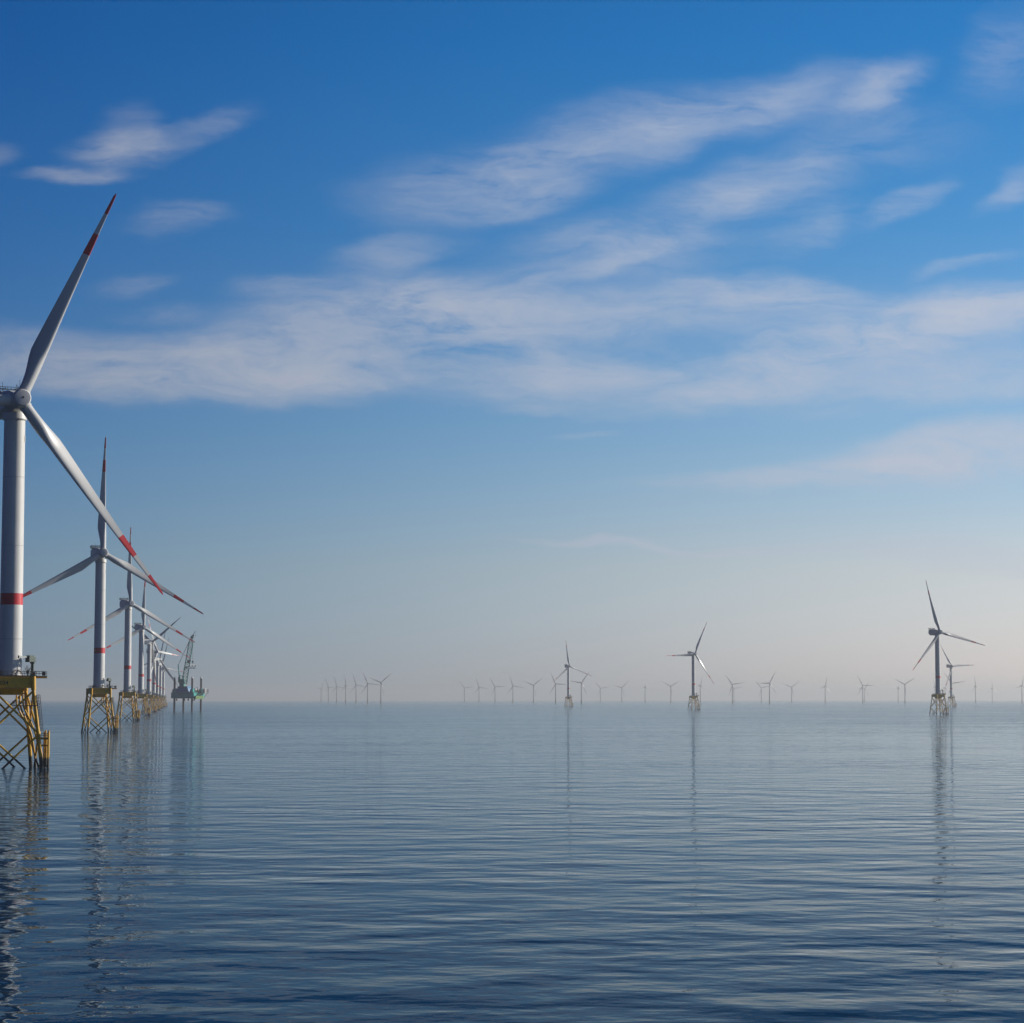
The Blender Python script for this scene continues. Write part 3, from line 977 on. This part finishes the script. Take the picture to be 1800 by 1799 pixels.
# stern deck with its gear
mb = MB()
mb.box((22.5, 6, 27.5), (8, 22, .5))
mb.tube((20.2, 14, 21), (26, 14, 27.3), .25, n=6); mb.tube((20.2, -3, 21), (26, -3, 27.3), .25, n=6)
sd_ = add('outboard_deck', mb.mesh('outboard_deck', [M['dark']], smooth=False), ves)
mb = MB(); mb.railing([(26.3, -4.8, 27.75), (26.3, 16.8, 27.75), (18.8, 16.8, 27.75)], 5.5, .16, 2.2)
for z in (29, 30.2, 32.2):
    mb.tube((26.3, 8, z), (26.3, 16.8, z), .12, n=5)
add('mesh_fence', mb.mesh('mesh_fence', [M['dark']]), sd_)
mb = MB(); mb.box((23.8, 8.0, 30.6), (4.6, 6, 5.6)); mb.box((23.8, 8.0, 33.6), (4.2, 5.6, .4))
add('white_cabin', mb.mesh('white_cabin', [M['offwhite']], smooth=False), ves)
mb = MB()
rnd = random.Random(3)
for k in range(16):
    x, y = rnd.uniform(10.5, 18), rnd.uniform(-9, 10)
    sz = (rnd.uniform(1.2, 3), rnd.uniform(1.2, 3), rnd.uniform(1.5, 4.5))
    mb.box((x, y, 28.02 + sz[2] / 2 + .003 * k), sz)
for k in range(8):
    x, y = rnd.uniform(11, 18), rnd.uniform(-9, 10)
    mb.tube((x, y, 28.05), (x, y, rnd.uniform(33, 39)), .25, n=6)
add('deck_machinery', mb.mesh('deck_machinery', [M['dark']], smooth=False), ves)
mb = MB(); mb.box((14.5, -16.2, 30.2), (3.0, 2.4, 2.6)); mb.box((16.5, -8.5, 33.0), (3.4, 2.4, 2.4))
add('stores_container', mb.mesh('stores_container', [M['offwhite']], smooth=False), ves)
mb = MB(); mb.tube(vl(520, 1280, -14), vl(522, 1040, -14), .14, .08, 6)
add('aerial', mb.mesh('aerial', [M['offwhite']]), ves)
# crane
DEP = -3.0
mb = MB()
cb = vl(345, 1180, DEP)
mb.tube((cb.x, cb.y, 37.4), (cb.x, cb.y, 42.0), 4.6, 4.2, 24)
mb.tube((cb.x, cb.y, 42.0), (cb.x, cb.y, 43.2), 5.0, 5.0, 24)
xr = Matrix.Rotation(-VROT, 3, 'Z')
ca, cbx = xr @ Vector((1, 0, 0)), xr @ Vector((0, 1, 0))
cax = (ca, cbx, UP)
mb.box(Vector((cb.x, cb.y, 46.0)) - ca * 1.5, (9.0, 8.0, 5.0), cax)
mb.box(Vector((cb.x, cb.y, 49.5)) - ca * 4.5, (3.0, 6.5, 4.0), cax)
crane = add('crane', mb.mesh('crane', [M['boom']]), ves)
def lattice(a0, a1, half0, half1, r, bays, wdir, ddir):
    m_ = MB()
    def at(f, i, j):
        h = half0 + (half1 - half0) * f
        return a0 + (a1 - a0) * f + wdir * (h * i) + ddir * (h * .7 * j)
    cs = [(-1, -1), (1, -1), (1, 1), (-1, 1)]
    for i, j in cs:
        m_.tube(at(0, i, j), at(1, i, j), r, n=6)
    for k in range(bays):
        f0, f1 = k / bays, (k + 1) / bays
        for q in range(4):
            c0, c1 = cs[q], cs[(q + 1) % 4]
            m_.tube(at(f1, *c0), at(f1, *c1), r * .55, n=5)
            a_, b_ = (c0, c1) if k % 2 else (c1, c0)
            m_.tube(at(f0, *a_), at(f1, *b_), r * .5, n=5)
    return m_
foot, tip = vl(380, 1150, DEP), vl(508, 330, DEP)
bd = (tip - foot).normalized()
wd = (ca - bd * ca.dot(bd)).normalized()
m_ = lattice(foot, tip, 3.6, 2.9, .50, 12, wd, cbx)
head = vl(530, 205, DEP)
m_.tube(tip + wd * 2.9, head, .5, n=6); m_.tube(tip - wd * 2.9, head, .5, n=6)
m_.tube(tip + cbx * 2, head, .4, n=6); m_.tube(tip - cbx * 2, head, .4, n=6)
add('boom', m_.mesh('boom', [M['boom']]), crane)
m_ = lattice(vl(520, 250, DEP), vl(545, 190, DEP), 2.0, .9, .5, 2, wd, cbx)
m_.tube(vl(540, 200, DEP), vl(592, 108, DEP), .55, .3, 6)
m_.tube(vl(592, 108, DEP), vl(588, 200, DEP), .08, n=4)
m_.box(vl(588, 205, DEP), (.9, .9, 1.2))
add('boom_head', m_.mesh('boom_head', [M['dark']]), crane)
m_ = MB()
for s in (-2.6, 2.6):
    m_.tube(vl(300, 1160, DEP) + cbx * s, vl(262, 780, DEP) + cbx * s * .4, .95, .6, 8)
    m_.tube(vl(375, 1020, DEP) + cbx * s, vl(290, 980, DEP) + cbx * s * .7, .35, n=6)
m_.tube(vl(262, 780, DEP) - cbx * 1.2, vl(262, 780, DEP) + cbx * 1.2, .8, n=8)
for k in range(4):
    f = k / 4
    p = vl(300, 1160, DEP).lerp(vl(262, 780, DEP), f)
    m_.tube(p - cbx * 2.4 * (1 - f * .6), p + cbx * 2.4 * (1 - f * .6), .35, n=6)
add('mast', m_.mesh('mast', [M['teal']]), crane)
m_ = MB()
for s in (-1, 1):
    m_.tube(vl(262, 782, DEP) + cbx * s, vl(480, 290, DEP) + cbx * s * 1.6, .22, n=5)
    m_.tube(vl(540, 250, DEP) + cbx * s * .5, vl(545, 705, DEP) + cbx * s * .5, .13, n=5)
m_.tube(vl(530, 230, DEP), vl(470, 690, DEP), .12, n=4)
add('hoist_rope', m_.mesh('hoist_rope', [M['dark']]), crane)
m_ = MB(); m_.box(vl(545, 718, DEP), (2.2, 1.6, 2.6), cax); m_.tube(vl(545, 732, DEP), vl(540, 748, DEP), .3, n=6)
add('hook_block', m_.mesh('hook_block', [M['dark']]), crane)
m_ = MB(); m_.box(vl(470, 712, DEP - 3.2), (4.2, 1.6, 4.0), cax); m_.box(vl(500, 700, DEP - 3.2), (3.2, 1.0, .8), cax)
add('boom_winch', m_.mesh('boom_winch', [M['dark']]), crane)
# load on the hook
hk = vl(540, 748, DEP)
vw = Matrix.Translation(vloc) @ Matrix.Rotation(VROT, 4, 'Z')
load = thing('lifted_tube', "white tube in a pale lifting frame hanging from the barge crane's hook", 'crane load', vw @ vl(520, 850, DEP), None, VROT)
o_ = vl(520, 850, DEP)
def lv(x, y, d=DEP): return vl(x, y, d) - o_
m_ = MB()
la = (ca * .78 + cbx * .62).normalized()
lc = lv(512, 834)
m_.tube(lc - la * 7.6, lc + la * 7.6, 1.45, n=24)
add('tube', m_.mesh('tube', [M['offwhite']]), load)
m_ = MB(); m_.tube(lc - la * 9.2, lc - la * 7.6, 1.5, n=20)
add('end_cap', m_.mesh('end_cap', [M['dark']]), load)
m_ = MB()
lax = (la, Vector((-la.y, la.x, 0)), UP)
sc_ = lv(545, 780)
m_.box(sc_ + UP * .6, (12.0, 2.6, 1.0), lax)
for x in (-5.2, 0, 5.2):
    m_.box(sc_ + la * x - UP * 1.6, (.5, 2.2, 3.4), lax)
add('spreader_beam', m_.mesh('spreader_beam', [M['offwhite']]), load)
m_ = MB()
for x in (-5.2, 5.2):
    m_.tube(lv(540, 748), sc_ + la * x + UP * 1.1, .12, n=5)
    m_.tube(sc_ + la * x * .9 - UP * 1.0, lc + la * x * .9 - UP * 0, .14, n=5)
add('sling', m_.mesh('sling', [M['dark']]), load)
print('built')
